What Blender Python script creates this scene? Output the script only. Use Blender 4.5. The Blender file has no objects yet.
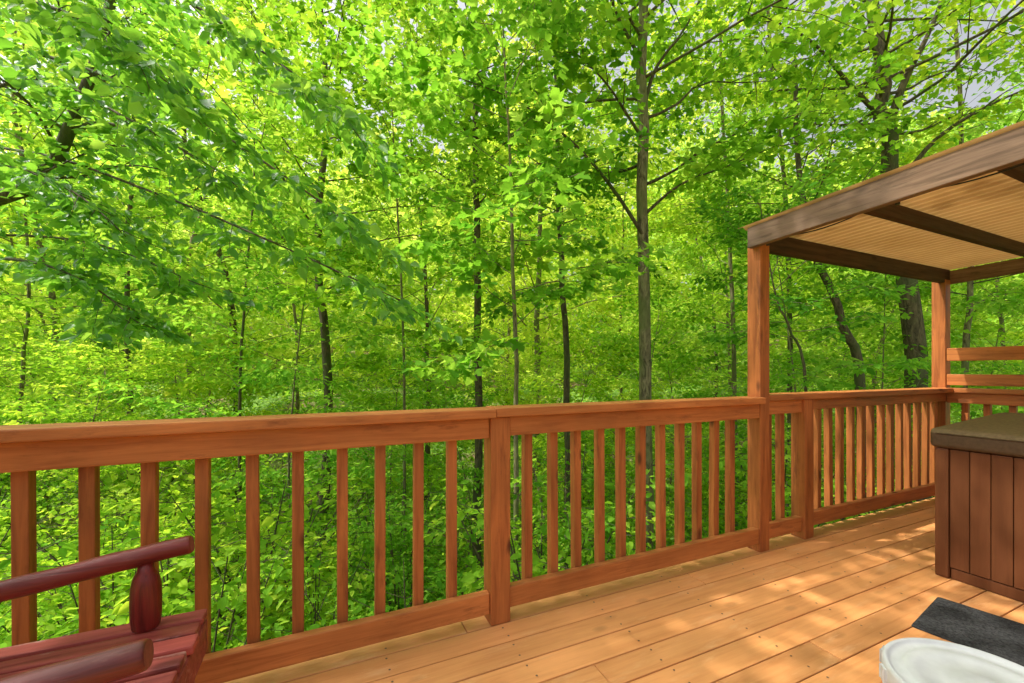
import bpy, bmesh, math, random
import numpy as np
from mathutils import Vector, Matrix
random.seed(5); rng = np.random.default_rng(11)
C = bpy.context.scene.collection
R_ = math.radians
FWD = np.array([.4123, .911]); RGT = np.array([.911, -.4123]); CAMZ = 1.07; FP = 420.; HZ = 370.
def ray(px, py, d):
    u = (px-512)/FP
    xy = d*(FWD+RGT*u)
    return np.array([xy[0], xy[1], CAMZ+(HZ-py)/FP*d])
def smooth(a, b, x):
    t = np.clip((x-a)/(b-a), 0, 1); return t*t*(3-2*t)
def ground(x, y):
    v = .4123*x+.911*y
    z = -2.4-1.7*smooth(3, 11, v)
    z = z+np.maximum(0, v-14)*.32*(1-smooth(60, 150, v)*.55)
    z = z+.35*np.sin(x*.31+1.3)*np.cos(y*.27)*smooth(3, 9, v)+.12*np.sin(x*1.1)*np.sin(y*.9+x*.3)
    return z

# ------------------------------------------------------------------ node helpers
def newmat(name):
    m = bpy.data.materials.new(name); m.use_nodes = True
    nt = m.node_tree; nt.nodes.clear()
    out = nt.nodes.new('ShaderNodeOutputMaterial')
    return m, nt, out
def N(nt, typ, **kw):
    n = nt.nodes.new(typ)
    for k, v in kw.items():
        if k in n.inputs: n.inputs[k].default_value = v
        else: setattr(n, k, v)
    return n
def ramp(nt, stops):
    r = nt.nodes.new('ShaderNodeValToRGB'); e = r.color_ramp.elements
    while len(e) < len(stops): e.new(.5)
    for i, (p, c) in enumerate(stops):
        e[i].position = p; e[i].color = (*c, 1) if len(c) == 3 else c
    return r
def mixc(nt, fac, a, b, mode='MIX'):
    m = nt.nodes.new('ShaderNodeMix'); m.data_type = 'RGBA'; m.blend_type = mode
    def put(sock, v):
        if hasattr(v, 'links') or hasattr(v, 'is_linked'): nt.links.new(v, sock)
        elif isinstance(v, (int, float)): sock.default_value = v
        else: sock.default_value = (*v, 1) if len(v) == 3 else v
    put(m.inputs['Factor'], fac); put(m.inputs['A'], a); put(m.inputs['B'], b)
    return m.outputs['Result']
def wood(name, dark, light, axis, rough=.6, var=False, knots=.0, wear=None, wearamt=.0, gscale=1., spec=.35, bump=.25, varlo=.78, varhi=1.12, blotch=.70):
    m, nt, out = newmat(name); L = nt.links.new
    tc = N(nt, 'ShaderNodeTexCoord'); oi = N(nt, 'ShaderNodeObjectInfo')
    add = N(nt, 'ShaderNodeVectorMath', operation='MULTIPLY_ADD')
    cmb = N(nt, 'ShaderNodeCombineXYZ')
    for i in range(3): L(oi.outputs['Random'], cmb.inputs[i])
    L(cmb.outputs[0], add.inputs[0]); add.inputs[1].default_value = (31, 17, 23); L(tc.outputs['Object'], add.inputs[2])
    vec = add.outputs[0]
    if var:
        at = N(nt, 'ShaderNodeAttribute', attribute_name='var')
        a2 = N(nt, 'ShaderNodeVectorMath', operation='MULTIPLY_ADD')
        L(at.outputs['Vector'], a2.inputs[0]); a2.inputs[1].default_value = (37, 13, 9); L(vec, a2.inputs[2]); vec = a2.outputs[0]
    sc = [26*gscale]*3; sc['XYZ'.index(axis)] = 1.6*gscale
    mp = N(nt, 'ShaderNodeMapping'); L(vec, mp.inputs[0]); mp.inputs['Scale'].default_value = sc
    n1 = N(nt, 'ShaderNodeTexNoise', Scale=1.6, Detail=8., Roughness=.65, Distortion=.6); L(mp.outputs[0], n1.inputs['Vector'])
    n2 = N(nt, 'ShaderNodeTexNoise', Scale=2.3, Detail=4.); L(vec, n2.inputs['Vector'])
    r1 = ramp(nt, [(.30, dark), (.5, tuple((a*.45+b*.55) for a, b in zip(dark, light))), (.72, light)]); L(n1.outputs['Fac'], r1.inputs[0])
    r2 = ramp(nt, [(.3, (blotch,)*3), (.7, (1.1, 1.08, 1.06))]); L(n2.outputs['Fac'], r2.inputs[0])
    col = mixc(nt, 1., r1.outputs[0], r2.outputs[0], 'MULTIPLY')
    if var:
        rv = ramp(nt, [(0, (varlo,)*3), (.5, (1, 1, 1)), (1, (varhi,)*3)]); L(at.outputs['Fac'], rv.inputs[0])
        col = mixc(nt, 1., col, rv.outputs[0], 'MULTIPLY')
    if knots:
        ks = [7.]*3; ks['XYZ'.index(axis)] = 3.2
        mk = N(nt, 'ShaderNodeMapping'); L(vec, mk.inputs[0]); mk.inputs['Scale'].default_value = ks
        vo = N(nt, 'ShaderNodeTexVoronoi', Scale=1.); L(mk.outputs[0], vo.inputs['Vector'])
        rk = ramp(nt, [(.07, (knots,)*3), (.15, (0, 0, 0))]); L(vo.outputs['Distance'], rk.inputs[0])
        col = mixc(nt, rk.outputs[0], col, tuple(c*.3 for c in dark))
    if wear:
        nw = N(nt, 'ShaderNodeTexNoise', Scale=3.1, Detail=10., Roughness=.72)
        mw = N(nt, 'ShaderNodeMapping'); L(vec, mw.inputs[0]); ws = [6.]*3; ws['XYZ'.index(axis)] = 1.3; mw.inputs['Scale'].default_value = ws
        L(mw.outputs[0], nw.inputs['Vector'])
        rw = ramp(nt, [(.56, (0, 0, 0)), (.70, (wearamt,)*3)]); L(nw.outputs['Fac'], rw.inputs[0])
        col = mixc(nt, rw.outputs[0], col, wear)
    p = N(nt, 'ShaderNodeBsdfPrincipled'); L(col, p.inputs['Base Color'])
    p.inputs['Specular IOR Level'].default_value = spec
    rr = ramp(nt, [(.3, (rough-.12,)*3), (.7, (rough+.15,)*3)]); L(n2.outputs['Fac'], rr.inputs[0]); L(rr.outputs[0], p.inputs['Roughness'])
    b = N(nt, 'ShaderNodeBump', Strength=bump, Distance=.004); L(n1.outputs['Fac'], b.inputs['Height']); L(b.outputs[0], p.inputs['Normal'])
    L(p.outputs[0], out.inputs[0]); return m
def plain(name, col, rough=.5, metal=0, nscale=20., namt=.25, bump=.1, spec=.4, bdist=.003):
    m, nt, out = newmat(name); L = nt.links.new
    tc = N(nt, 'ShaderNodeTexCoord'); n = N(nt, 'ShaderNodeTexNoise', Scale=nscale, Detail=7., Roughness=.65); L(tc.outputs['Object'], n.inputs['Vector'])
    r = ramp(nt, [(.3, tuple(c*(1-namt) for c in col)), (.7, tuple(min(1, c*(1+namt)) for c in col))]); L(n.outputs['Fac'], r.inputs[0])
    p = N(nt, 'ShaderNodeBsdfPrincipled', Roughness=rough, Metallic=metal); L(r.outputs[0], p.inputs['Base Color'])
    p.inputs['Specular IOR Level'].default_value = spec
    b = N(nt, 'ShaderNodeBump', Strength=bump, Distance=bdist); L(n.outputs['Fac'], b.inputs['Height']); L(b.outputs[0], p.inputs['Normal'])
    L(p.outputs[0], out.inputs[0]); return m
def leafmat(name, stops, trans, tfac=.45, gloss=0.):
    m, nt, out = newmat(name); L = nt.links.new
    at = N(nt, 'ShaderNodeAttribute', attribute_name='var'); oi = N(nt, 'ShaderNodeObjectInfo')
    r = ramp(nt, stops); L(at.outputs['Fac'], r.inputs[0])
    rt = ramp(nt, trans); L(at.outputs['Fac'], rt.inputs[0])
    ro = ramp(nt, [(0, (.66, .82, .86)), (.5, (.95, .97, .94)), (1, (1.14, 1.04, .8))]); L(oi.outputs['Random'], ro.inputs[0])
    c1 = mixc(nt, 1., r.outputs[0], ro.outputs[0], 'MULTIPLY'); c2 = mixc(nt, 1., rt.outputs[0], ro.outputs[0], 'MULTIPLY')
    if gloss:
        p = N(nt, 'ShaderNodeBsdfPrincipled', Roughness=.42); p.inputs['Specular IOR Level'].default_value = gloss; L(c1, p.inputs['Base Color'])
    else:
        p = N(nt, 'ShaderNodeBsdfDiffuse'); L(c1, p.inputs['Color'])
    t = N(nt, 'ShaderNodeBsdfTranslucent'); L(c2, t.inputs['Color'])
    ms = N(nt, 'ShaderNodeMixShader'); ms.inputs[0].default_value = tfac
    L(p.outputs[0], ms.inputs[1]); L(t.outputs[0], ms.inputs[2]); L(ms.outputs[0], out.inputs[0]); return m

M = {}
RD, RL = (.40, .120, .030), (.68, .255, .070)
ST = (.18, .052, .016)
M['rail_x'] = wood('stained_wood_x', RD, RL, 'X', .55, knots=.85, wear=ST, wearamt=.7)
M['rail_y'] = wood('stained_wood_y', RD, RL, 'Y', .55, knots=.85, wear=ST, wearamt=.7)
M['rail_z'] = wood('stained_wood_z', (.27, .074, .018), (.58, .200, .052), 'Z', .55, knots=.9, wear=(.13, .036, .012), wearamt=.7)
M['deck'] = wood('deck_stain', (.64, .265, .085), (.80, .385, .140), 'X', .48, var=True, knots=.3, wear=(.86, .56, .30), wearamt=.4, varlo=.76, varhi=1.12, bump=.12, blotch=.84)
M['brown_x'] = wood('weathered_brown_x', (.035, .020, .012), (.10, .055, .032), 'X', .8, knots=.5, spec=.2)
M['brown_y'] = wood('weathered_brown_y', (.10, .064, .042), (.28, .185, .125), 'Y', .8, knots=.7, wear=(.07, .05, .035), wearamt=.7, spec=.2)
M['under'] = wood('raw_joist', (.14, .09, .05), (.3, .2, .12), 'Y', .8)
M['tub'] = wood('tub_siding', (.115, .040, .015), (.160, .060, .023), 'Z', .5, var=True, varlo=.9, varhi=1.06, gscale=.7, bump=.1, spec=.15)
M['log'] = wood('red_varnished_log', (.075, .011, .009), (.27, .036, .026), 'X', .36, knots=.9, gscale=.8, spec=.45, bump=.8, wear=(.38, .17, .14), wearamt=.4)
M['logz'] = wood('red_varnished_peg', (.10, .010, .008), (.33, .033, .024), 'Z', .36, knots=.9, gscale=.8, spec=.45, bump=.8)
M['logend'] = plain('cut_log_end', (.24, .06, .045), .7, nscale=60)
M['slat'] = wood('red_stained_slat', (.24, .032, .028), (.52, .115, .09), 'X', .55, var=True, wear=(.72, .45, .39), wearamt=.85, spec=.3, varlo=.6, varhi=1.2, knots=.7, bump=.5)
M['screw'] = plain('screw_metal', (.16, .10, .06), .5, .3)
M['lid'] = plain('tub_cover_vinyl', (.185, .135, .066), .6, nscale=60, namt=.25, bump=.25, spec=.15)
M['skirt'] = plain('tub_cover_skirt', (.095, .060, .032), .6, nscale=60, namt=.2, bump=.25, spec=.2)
M['mat'] = plain('black_rubber', (.032, .033, .033), .9, nscale=110, namt=.95, bump=1., spec=.2)
M['white'] = plain('white_plastic', (.62, .625, .615), .55, nscale=14, namt=.10, bump=.2, bdist=.003, spec=.3)
M['cable'] = plain('black_cable', (.015, .015, .015), .5)
def bark(name, a, b, moss):
    m, nt, out = newmat(name); L = nt.links.new
    tc = N(nt, 'ShaderNodeTexCoord'); mp = N(nt, 'ShaderNodeMapping'); mp.inputs['Scale'].default_value = (14, 14, 3.5); L(tc.outputs['Object'], mp.inputs[0])
    n = N(nt, 'ShaderNodeTexNoise', Scale=1.5, Detail=9., Roughness=.7, Distortion=.8); L(mp.outputs[0], n.inputs['Vector'])
    n2 = N(nt, 'ShaderNodeTexNoise', Scale=1.6, Detail=5.); L(tc.outputs['Object'], n2.inputs['Vector'])
    r = ramp(nt, [(.38, a), (.62, b)]); L(n.outputs['Fac'], r.inputs[0])
    r2 = ramp(nt, [(.48, (0, 0, 0)), (.60, (.8, .8, .8))]); L(n2.outputs['Fac'], r2.inputs[0])
    col = mixc(nt, r2.outputs[0], r.outputs[0], moss)
    p = N(nt, 'ShaderNodeBsdfPrincipled', Roughness=.9); L(col, p.inputs['Base Color'])
    bp = N(nt, 'ShaderNodeBump', Strength=.8, Distance=.02); L(n.outputs['Fac'], bp.inputs['Height']); L(bp.outputs[0], p.inputs['Normal'])
    L(p.outputs[0], out.inputs[0]); return m
M['bark'] = bark('grey_bark', (.055, .042, .022), (.33, .27, .15), (.15, .17, .05))
M['barkd'] = bark('dark_bark', (.034, .025, .013), (.16, .12, .065), (.08, .10, .03))
M['leaf'] = leafmat('leaf_green', [(0, (.055, .15, .016)), (.5, (.14, .32, .032)), (1, (.31, .53, .06))],
                    [(0, (.15, .40, .022)), (.5, (.36, .68, .04)), (1, (.70, .92, .08))], .5)
M['leafy'] = leafmat('leaf_yellow_green', [(0, (.08, .21, .018)), (.5, (.22, .43, .036)), (1, (.46, .67, .08))],
                     [(0, (.24, .54, .025)), (.5, (.55, .83, .05)), (1, (.90, .97, .12))], .52)
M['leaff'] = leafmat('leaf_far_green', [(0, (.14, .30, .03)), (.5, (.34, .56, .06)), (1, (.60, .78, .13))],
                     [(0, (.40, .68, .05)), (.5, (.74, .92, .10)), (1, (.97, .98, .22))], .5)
M['leafd'] = leafmat('leaf_blue_green', [(0, (.05, .15, .028)), (.5, (.12, .30, .048)), (1, (.25, .47, .09))],
                     [(0, (.15, .44, .03)), (.5, (.34, .70, .05)), (1, (.64, .92, .10))], .48, .45)

# ------------------------------------------------------------------ object helpers
def tag(o, label=None, cat=None, group=None, kind=None):
    if label: o['label'] = label
    if cat: o['category'] = cat
    if group: o['group'] = group
    if kind: o['kind'] = kind
    return o
def empty(name, loc, label, cat, group=None, rz=0):
    o = bpy.data.objects.new(name, None); C.objects.link(o); o.location = loc; o.rotation_euler = (0, 0, rz)
    o.empty_display_size = .2
    return tag(o, label, cat, group)
def link(name, me, mat, parent=None):
    o = bpy.data.objects.new(name, me); C.objects.link(o)
    if mat:
        for q in (mat if isinstance(mat, list) else [mat]): me.materials.append(q)
    if parent: o.parent = parent
    return o
class BM:
    def __init__(s, org=(0, 0, 0)):
        s.bm = bmesh.new(); s.lay = s.bm.faces.layers.float.new('var'); s.org = Vector(org)
    def box(s, x0, x1, y0, y1, z0, z1, bev=.004, var=.5, mat=Matrix()):
        r = bmesh.ops.create_cube(s.bm, size=1)
        vs = r['verts']
        for v in vs:
            v.co = mat @ Vector(((x0+x1)/2+v.co.x*(x1-x0), (y0+y1)/2+v.co.y*(y1-y0), (z0+z1)/2+v.co.z*(z1-z0))) - s.org
        if bev:
            es = list({e for v in vs for e in v.link_edges})
            bmesh.ops.bevel(s.bm, geom=es, offset=bev, segments=2, affect='EDGES', profile=.6)
        for f in s.bm.faces:
            if f[s.lay] == 0: f[s.lay] = var
        return s
    def tube(s, pts, rad, n=12, cap=True, var=.5, capmat=0):
        rings = []
        pts = [Vector(p)-s.org for p in pts]
        for i, p in enumerate(pts):
            t = (pts[min(i+1, len(pts)-1)]-pts[max(i-1, 0)]).normalized()
            a = t.cross(Vector((0, 0, 1)));
            if a.length < .1: a = t.cross(Vector((0, 1, 0)))
            a.normalize(); b = t.cross(a)
            r = rad[i] if isinstance(rad, (list, tuple)) else rad
            rings.append([s.bm.verts.new(p+(a*math.cos(2*math.pi*k/n)+b*math.sin(2*math.pi*k/n))*r) for k in range(n)])
        for i in range(len(rings)-1):
            for k in range(n):
                f = s.bm.faces.new((rings[i][k], rings[i][(k+1) % n], rings[i+1][(k+1) % n], rings[i+1][k])); f[s.lay] = var; f.smooth = True
        if cap:
            for f in (s.bm.faces.new(rings[0]), s.bm.faces.new(rings[-1][::-1])): f.material_index = capmat; f[s.lay] = var
        return s
    def build(s, name, mat, parent=None):
        bmesh.ops.recalc_face_normals(s.bm, faces=s.bm.faces)
        me = bpy.data.meshes.new(name); s.bm.to_mesh(me); s.bm.free()
        return link(name, me, mat, parent)
def np_mesh(name, V, F, var=None):
    me = bpy.data.meshes.new(name)
    me.vertices.add(len(V)); me.vertices.foreach_set('co', np.ascontiguousarray(V, dtype=np.float32).ravel())
    k = F.shape[1]
    me.loops.add(F.size); me.loops.foreach_set('vertex_index', np.ascontiguousarray(F, dtype=np.int32).ravel())
    me.polygons.add(len(F)); me.polygons.foreach_set('loop_start', np.arange(0, F.size, k, dtype=np.int32))
    if var is not None:
        a = me.attributes.new('var', 'FLOAT', 'POINT'); a.data.foreach_set('value', np.ascontiguousarray(var, dtype=np.float32))
    me.update(calc_edges=True); me.validate()
    return me
def norm(a): return a/np.maximum(1e-9, np.linalg.norm(a, axis=1, keepdims=True))
def leaves_mesh(name, P, D, Nn, L, W, var, detail=False):
    D = norm(D); Nn = norm(Nn-D*(Nn*D).sum(1, keepdims=True)); S = np.cross(D, Nn)
    L = L[:, None]; W = W[:, None]; n = len(P)
    if detail == 'lobed':      # three-lobed leaf folded along its midrib
        half = [(.10, .34), (.40, .78), (.44, .30), (.66, .40)]; W = L*.85
        vs = [P]+[P+D*a*L+S*b*W+Nn*.16*b*L for a, b in half]+[P+D*L-Nn*.06*L]+[P+D*a*L-S*b*W+Nn*.16*b*L for a, b in half[::-1]]
        V = np.stack(vs, 1).reshape(-1, 3); b = np.arange(n)[:, None]*10
        F = np.concatenate([b+np.array([[0, 1, 2, 3]]), b+np.array([[0, 3, 4, 5]]), b+np.array([[0, 5, 6, 7]]), b+np.array([[0, 7, 8, 9]])], 0); k = 10
    elif detail:
        V = np.stack([P, P+D*.28*L+S*.5*W+Nn*.10*L, P+D*.66*L+S*.40*W+Nn*.05*L, P+D*L-Nn*.12*L,
                      P+D*.66*L-S*.40*W+Nn*.05*L, P+D*.28*L-S*.5*W+Nn*.10*L], 1).reshape(-1, 3)
        b = np.arange(n)[:, None]*6
        F = np.concatenate([b+np.array([[0, 1, 2, 3]]), b+np.array([[0, 3, 4, 5]])], 0); k = 6
    else:
        V = np.stack([P, P+D*.42*L+S*.5*W+Nn*.10*L, P+D*L-Nn*.08*L, P+D*.42*L-S*.5*W+Nn*.10*L], 1).reshape(-1, 3)
        b = np.arange(n)[:, None]*4
        F = np.concatenate([b+np.array([[0, 1, 2]]), b+np.array([[0, 2, 3]])], 0); k = 4
    return np_mesh(name, V, F, np.repeat(var, k))
def sprays(cen, dr, S, k, Ls, tilt=.45, droop=.3):
    """k leaves round each spray centre, laid out as a loose flat fan"""
    n = len(cen); cen = np.repeat(cen, k, 0); d = np.repeat(dr, k, 0); m = n*k
    dh = d.copy(); dh[:, 2] *= .5; dh = norm(dh); side = norm(np.cross(dh, np.array([[0, 0, 1.]])))
    a = rng.uniform(-.5, .5, m)*S; b = rng.normal(0, .24, m)*S*(1-.5*a/S)
    P = cen+dh*a[:, None]+side*b[:, None]; P[:, 2] += rng.normal(0, .055*S, m)-.35*(a*a+b*b)/S
    D = dh*.6+side*np.sign(b)[:, None]*.75+rng.normal(0, .4, (m, 3)); D[:, 2] -= droop
    Nn = np.array([[0, 0, 1.]])+rng.normal(0, tilt, (m, 3))
    L = Ls*rng.uniform(.6, 1.25, m); v = np.repeat(rng.uniform(.0, 1., n), k)*.65+rng.uniform(0, 1, m)*.35
    return P, D, Nn, L, L*rng.uniform(.5, .72, m), v
class Tubes:
    def __init__(s): s.V = []; s.F = []; s.n = 0
    def add(s, pts, rad, k):
        pts = np.asarray(pts, float); t = norm(np.gradient(pts, axis=0))
        ref = np.array([0.31, .95, 0.05]) if abs(t[0, 2]) > .6 else np.array([0., 0, 1.])
        a = norm(np.cross(t, ref[None])); b = np.cross(t, a)
        ang = np.arange(k)*2*np.pi/k; m = len(pts)
        V = pts[:, None]+(a[:, None]*np.cos(ang)[None, :, None]+b[:, None]*np.sin(ang)[None, :, None])*np.asarray(rad)[:, None, None]
        i, j = np.meshgrid(np.arange(m-1), np.arange(k), indexing='ij'); i = i.ravel(); j = j.ravel(); j2 = (j+1) % k
        s.F.append(np.stack([i*k+j, i*k+j2, (i+1)*k+j2, (i+1)*k+j], 1)+s.n); s.V.append(V.reshape(-1, 3)); s.n += m*k
    def mesh(s, name):
        me = np_mesh(name, np.concatenate(s.V), np.concatenate(s.F)); me.polygons.foreach_set('use_smooth', [True]*len(me.polygons)); return me
def interp(pl, t):
    pl = np.asarray(pl, float); s = t*(len(pl)-1); i = min(int(s), len(pl)-2); f = s-i
    return pl[i]*(1-f)+pl[i+1]*f
def resample(pl, n):
    pl = np.asarray(pl, float)
    out = []
    m = len(pl)
    for t in np.linspace(0, 1, n):      # Catmull-Rom
        s = t*(m-1); i = min(int(s), m-2); f = s-i
        p0 = pl[max(i-1, 0)]; p1 = pl[i]; p2 = pl[i+1]; p3 = pl[min(i+2, m-1)]
        out.append(.5*((2*p1)+(-p0+p2)*f+(2*p0-5*p1+4*p2-p3)*f*f+(-p0+3*p1-3*p2+p3)*f**3))
    return np.array(out)
def grow(path, r0, cb, cr, nl, k, S, Ls, seed, rtop=.18, detail=False, twigs=6, up=.7, droop=.3, limb=.28, forks=()):
    rs = np.random.default_rng(seed); tp = resample(path, 18)
    tp[1:-1] += rs.normal(0, r0*.22, (16, 3))*np.array([1, 1, 0])
    tt = np.linspace(0, 1, 18)
    T = Tubes(); T.add(tp, r0*(1-(1-rtop)*tt)*(1+.35*np.exp(-tt*18)), 12)
    B = Tubes(); cen = []; dr = []; az = rs.uniform(0, 6.28)
    limbs = []
    for i in range(nl):
        t = cb+(1-cb)*((i+.5)/nl)**.9; q = (t-cb)/(1-cb)
        p = interp(tp, t); az += 2.4+rs.uniform(-.5, .5)
        ln = cr*(.35+.75*math.sin(math.pi*(.12+.80*q)))*rs.uniform(.7, 1.2)
        el = up*(.15+.9*q)+rs.uniform(-.15, .2)
        d = np.array([math.cos(az)*math.cos(el), math.sin(az)*math.cos(el), math.sin(el)])
        pts = [p]
        for s in range(4):
            d = d+rs.normal(0, .16, 3)+np.array([0, 0, .07 if s < 2 else -.12]); d /= np.linalg.norm(d); pts.append(pts[-1]+d*ln/4)
        limbs.append((resample(pts, 8), max(.007, r0*(1-(1-rtop)*t)*limb), ln, d))
    for fk, fr in forks:
        pl = resample(fk, 12); limbs.append((pl, fr, np.linalg.norm(pl[-1]-pl[0])*.55, pl[-1]-pl[-2]))
    for pl, lr, ln, d in limbs:
        B.add(pl, lr*np.linspace(1, .15, len(pl)), 7)
        for j in range(twigs):
            s = .22+.78*(j+rs.uniform(0, 1))/twigs; s = min(s, .99)
            o = interp(pl, s); dd = interp(pl, min(1, s+.1))-interp(pl, s-.1); dd /= np.linalg.norm(dd)
            sd = np.cross(dd, [0, 0, 1.]); sd /= max(1e-6, np.linalg.norm(sd))
            w = dd*.7+sd*(1 if j % 2 else -1)*rs.uniform(.4, 1.1)+np.array([0, 0, rs.uniform(-.25, .3)]); w /= np.linalg.norm(w)
            tl = ln*rs.uniform(.25, .5)*(1.25-s*.6)
            e = [o, o+w*tl*.5+[0, 0, .03*tl], o+w*tl+[0, 0, -.06*tl]]
            B.add(e, [min(lr*.35, .02), min(lr*.2, .01), .003], 4)
            for h in np.arange(.3, 1.05, .35/max(tl, .3)*S/.5):
                cen.append(o+w*tl*h+rs.normal(0, .05, 3)); dr.append(w)
        cen.append(pl[-1]); dr.append(d/np.linalg.norm(d))
    cen = np.array(cen); dr = np.array(dr)
    P, D, Nn, L, W, v = sprays(cen, dr, S, k, Ls, droop=droop)
    return T.mesh('trunk'), B.mesh('branches'), leaves_mesh('crown', P, D, Nn, L, W, v, detail), len(P)
def place_tree(name, meshes, loc, rz, sc, mats, label, cat, group=None):
    root = empty(name, loc, label, cat, group, rz); root.scale = (sc,)*3
    for nm, me, mt in zip(('trunk', 'branches', 'crown'), meshes, mats):
        if not me.materials: me.materials.append(mt)
        o = bpy.data.objects.new(nm, me); C.objects.link(o); o.parent = root
    return root

# ------------------------------------------------------------------ ground
def make_ground():
    xs = np.concatenate([np.linspace(-220, -30, 20), np.linspace(-28, 60, 177), np.linspace(64, 260, 22)])
    ys = np.concatenate([np.linspace(-220, -20, 16), np.linspace(-18, 60, 157), np.linspace(64, 260, 22)])
    X, Y = np.meshgrid(xs, ys, indexing='ij'); Z = ground(X, Y)+rng.normal(0, .03, X.shape)
    V = np.stack([X, Y, Z], -1).reshape(-1, 3); ny = len(ys)
    i, j = np.meshgrid(np.arange(len(xs)-1), np.arange(ny-1), indexing='ij'); i = i.ravel(); j = j.ravel()
    F = np.stack([i*ny+j, (i+1)*ny+j, (i+1)*ny+j+1, i*ny+j+1], 1)
    me = np_mesh('ground', V, F); me.polygons.foreach_set('use_smooth', [True]*len(me.polygons))
    m, nt, out = newmat('forest_floor'); L = nt.links.new
    tc = N(nt, 'ShaderNodeTexCoord'); n = N(nt, 'ShaderNodeTexNoise', Scale=9., Detail=10., Roughness=.75); L(tc.outputs['Object'], n.inputs['Vector'])
    n2 = N(nt, 'ShaderNodeTexNoise', Scale=.45, Detail=6.); L(tc.outputs['Object'], n2.inputs['Vector'])
    a = ramp(nt, [(.3, (.09, .06, .03)), (.5, (.24, .17, .09)), (.7, (.42, .32, .2))]); L(n.outputs['Fac'], a.inputs[0])
    b = ramp(nt, [(.3, (.06, .14, .018)), (.7, (.22, .38, .05))]); L(n.outputs['Fac'], b.inputs[0])
    f = ramp(nt, [(.36, (0, 0, 0)), (.50, (1, 1, 1))]); L(n2.outputs['Fac'], f.inputs[0])
    col = mixc(nt, f.outputs[0], a.outputs[0], b.outputs[0])
    p = N(nt, 'ShaderNodeBsdfPrincipled', Roughness=.95); L(col, p.inputs['Base Color'])
    bp = N(nt, 'ShaderNodeBump', Strength=.9, Distance=.06); L(n.outputs['Fac'], bp.inputs['Height']); L(bp.outputs[0], p.inputs['Normal']); L(p.outputs[0], out.inputs[0])
    o = link('ground', me, m); tag(o, kind='structure')
make_ground()

# ------------------------------------------------------------------ deck
def make_deck():
    b = BM(); w = .116; gap = .005; y = 1.752; rr = random.Random(3); row = 0
    edges = []
    while y > -3.2:
        start = [4.2, 1.75, 6.0, 2.9, 0.9][row % 5]
        cuts = [-3.2] + ([start-3.66] if start-3.66 > -3 else []) + [start] + ([start+3.66] if start+3.66 < 6.2 else []) + [6.3]
        cuts = sorted(c for c in cuts if -3.2 <= c <= 6.3)
        for i in range(len(cuts)-1):
            if cuts[i+1]-cuts[i] < .2: continue
            b.box(cuts[i]+.0015, cuts[i+1]-.0015, y-w, y, -.032+rr.uniform(-.001, .0012), rr.uniform(-.0012, .0012), .0035, rr.uniform(.05, .98))
        edges.append(y); y -= w+gap; row += 1
    for ye in edges:
        for i in range(20):
            for dy in (.026, .088):
                x = -3.0+i*.46+rr.uniform(-.006, .006); yy = ye-dy+rr.uniform(-.004, .004)
                vs = [b.bm.verts.new((x+.0042*math.cos(a*math.pi/4), yy+.0042*math.sin(a*math.pi/4), .0022)) for a in range(8)]
                b.bm.faces.new(vs).material_index = 1
    o = b.build('deck', [M['deck'], M['screw']]); tag(o, kind='structure')
    b = BM()
    for i in range(21): x = -3.1+i*.46; b.box(x, x+.038, -3.1, 1.70, -.225, -.034, .003)
    b.box(-3.2, 6.3, 1.702, 1.742, -.24, -.034, .003)
    o = b.build('deck_frame', [M['under']]); tag(o, kind='structure')
    b = BM()
    for x in (-2.6, .2, 3., 5.9):
        for yy in (1.45, -2.6): b.box(x, x+.14, yy, yy+.14, -3.6, -.24, .006)
    o = b.build('deck_supports', [M['under']]); tag(o, kind='structure')
make_deck()

# ------------------------------------------------------------------ railings
def baluster_mesh(h):
    b = BM(); b.box(-.019, .019, -.019, .019, 0, h, .003)
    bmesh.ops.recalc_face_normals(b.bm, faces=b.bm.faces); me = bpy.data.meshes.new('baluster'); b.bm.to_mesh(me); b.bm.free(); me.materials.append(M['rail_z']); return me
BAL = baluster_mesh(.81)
def balusters(root, pts):
    rr = random.Random(int(pts[0][0]*100))
    for (x, y, z) in pts:
        o = bpy.data.objects.new('baluster', BAL); C.objects.link(o); o.parent = root
        o.location = (x-root.location.x+rr.uniform(-.005, .005), y-root.location.y, z+rr.uniform(0, .004)); o.rotation_euler = (rr.uniform(-.003, .003), rr.uniform(-.008, .008), rr.choice((0, 1, 2, 3))*math.pi/2+rr.uniform(-.04, .04))
def pb(root, name, x0, x1, y0, y1, z0, z1, mat, bev=.005):
    cx, cy = (x0+x1)/2, (y0+y1)/2; b = BM((cx, cy, z0)); b.box(x0, x1, y0, y1, z0, z1, bev); o = b.build(name, M[mat], root)
    o.location = (cx-root.location.x, cy-root.location.y, z0-root.location.z); return o
XC = 4.725      # inner face of the far corner post
PX = 2.337      # near face of the tall post
rl = empty('deck_railing', (.7, 1.66, 0), 'long stained wooden railing running from the left edge to the tall roof post', 'railing')
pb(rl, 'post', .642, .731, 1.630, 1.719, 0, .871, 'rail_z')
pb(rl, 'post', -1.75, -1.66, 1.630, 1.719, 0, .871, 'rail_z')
pb(rl, 'cap_rail', -2.6, .655, 1.600, 1.738, .872, .908, 'rail_x')
pb(rl, 'cap_rail', .657, PX-.002, 1.604, 1.740, .874, .911, 'rail_x')
pb(rl, 'top_rail', -1.659, .641, 1.645, 1.683, .783, .870, 'rail_x')
pb(rl, 'top_rail', .732, PX-.002, 1.642, 1.680, .788, .872, 'rail_x')
pb(rl, 'top_rail', -2.6, -1.751, 1.645, 1.683, .783, .870, 'rail_x')
pb(rl, 'bottom_rail', -1.659, .641, 1.642, 1.680, .045, .134, 'rail_x')
pb(rl, 'bottom_rail', .732, PX-.002, 1.646, 1.684, .050, .139, 'rail_x')
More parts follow.
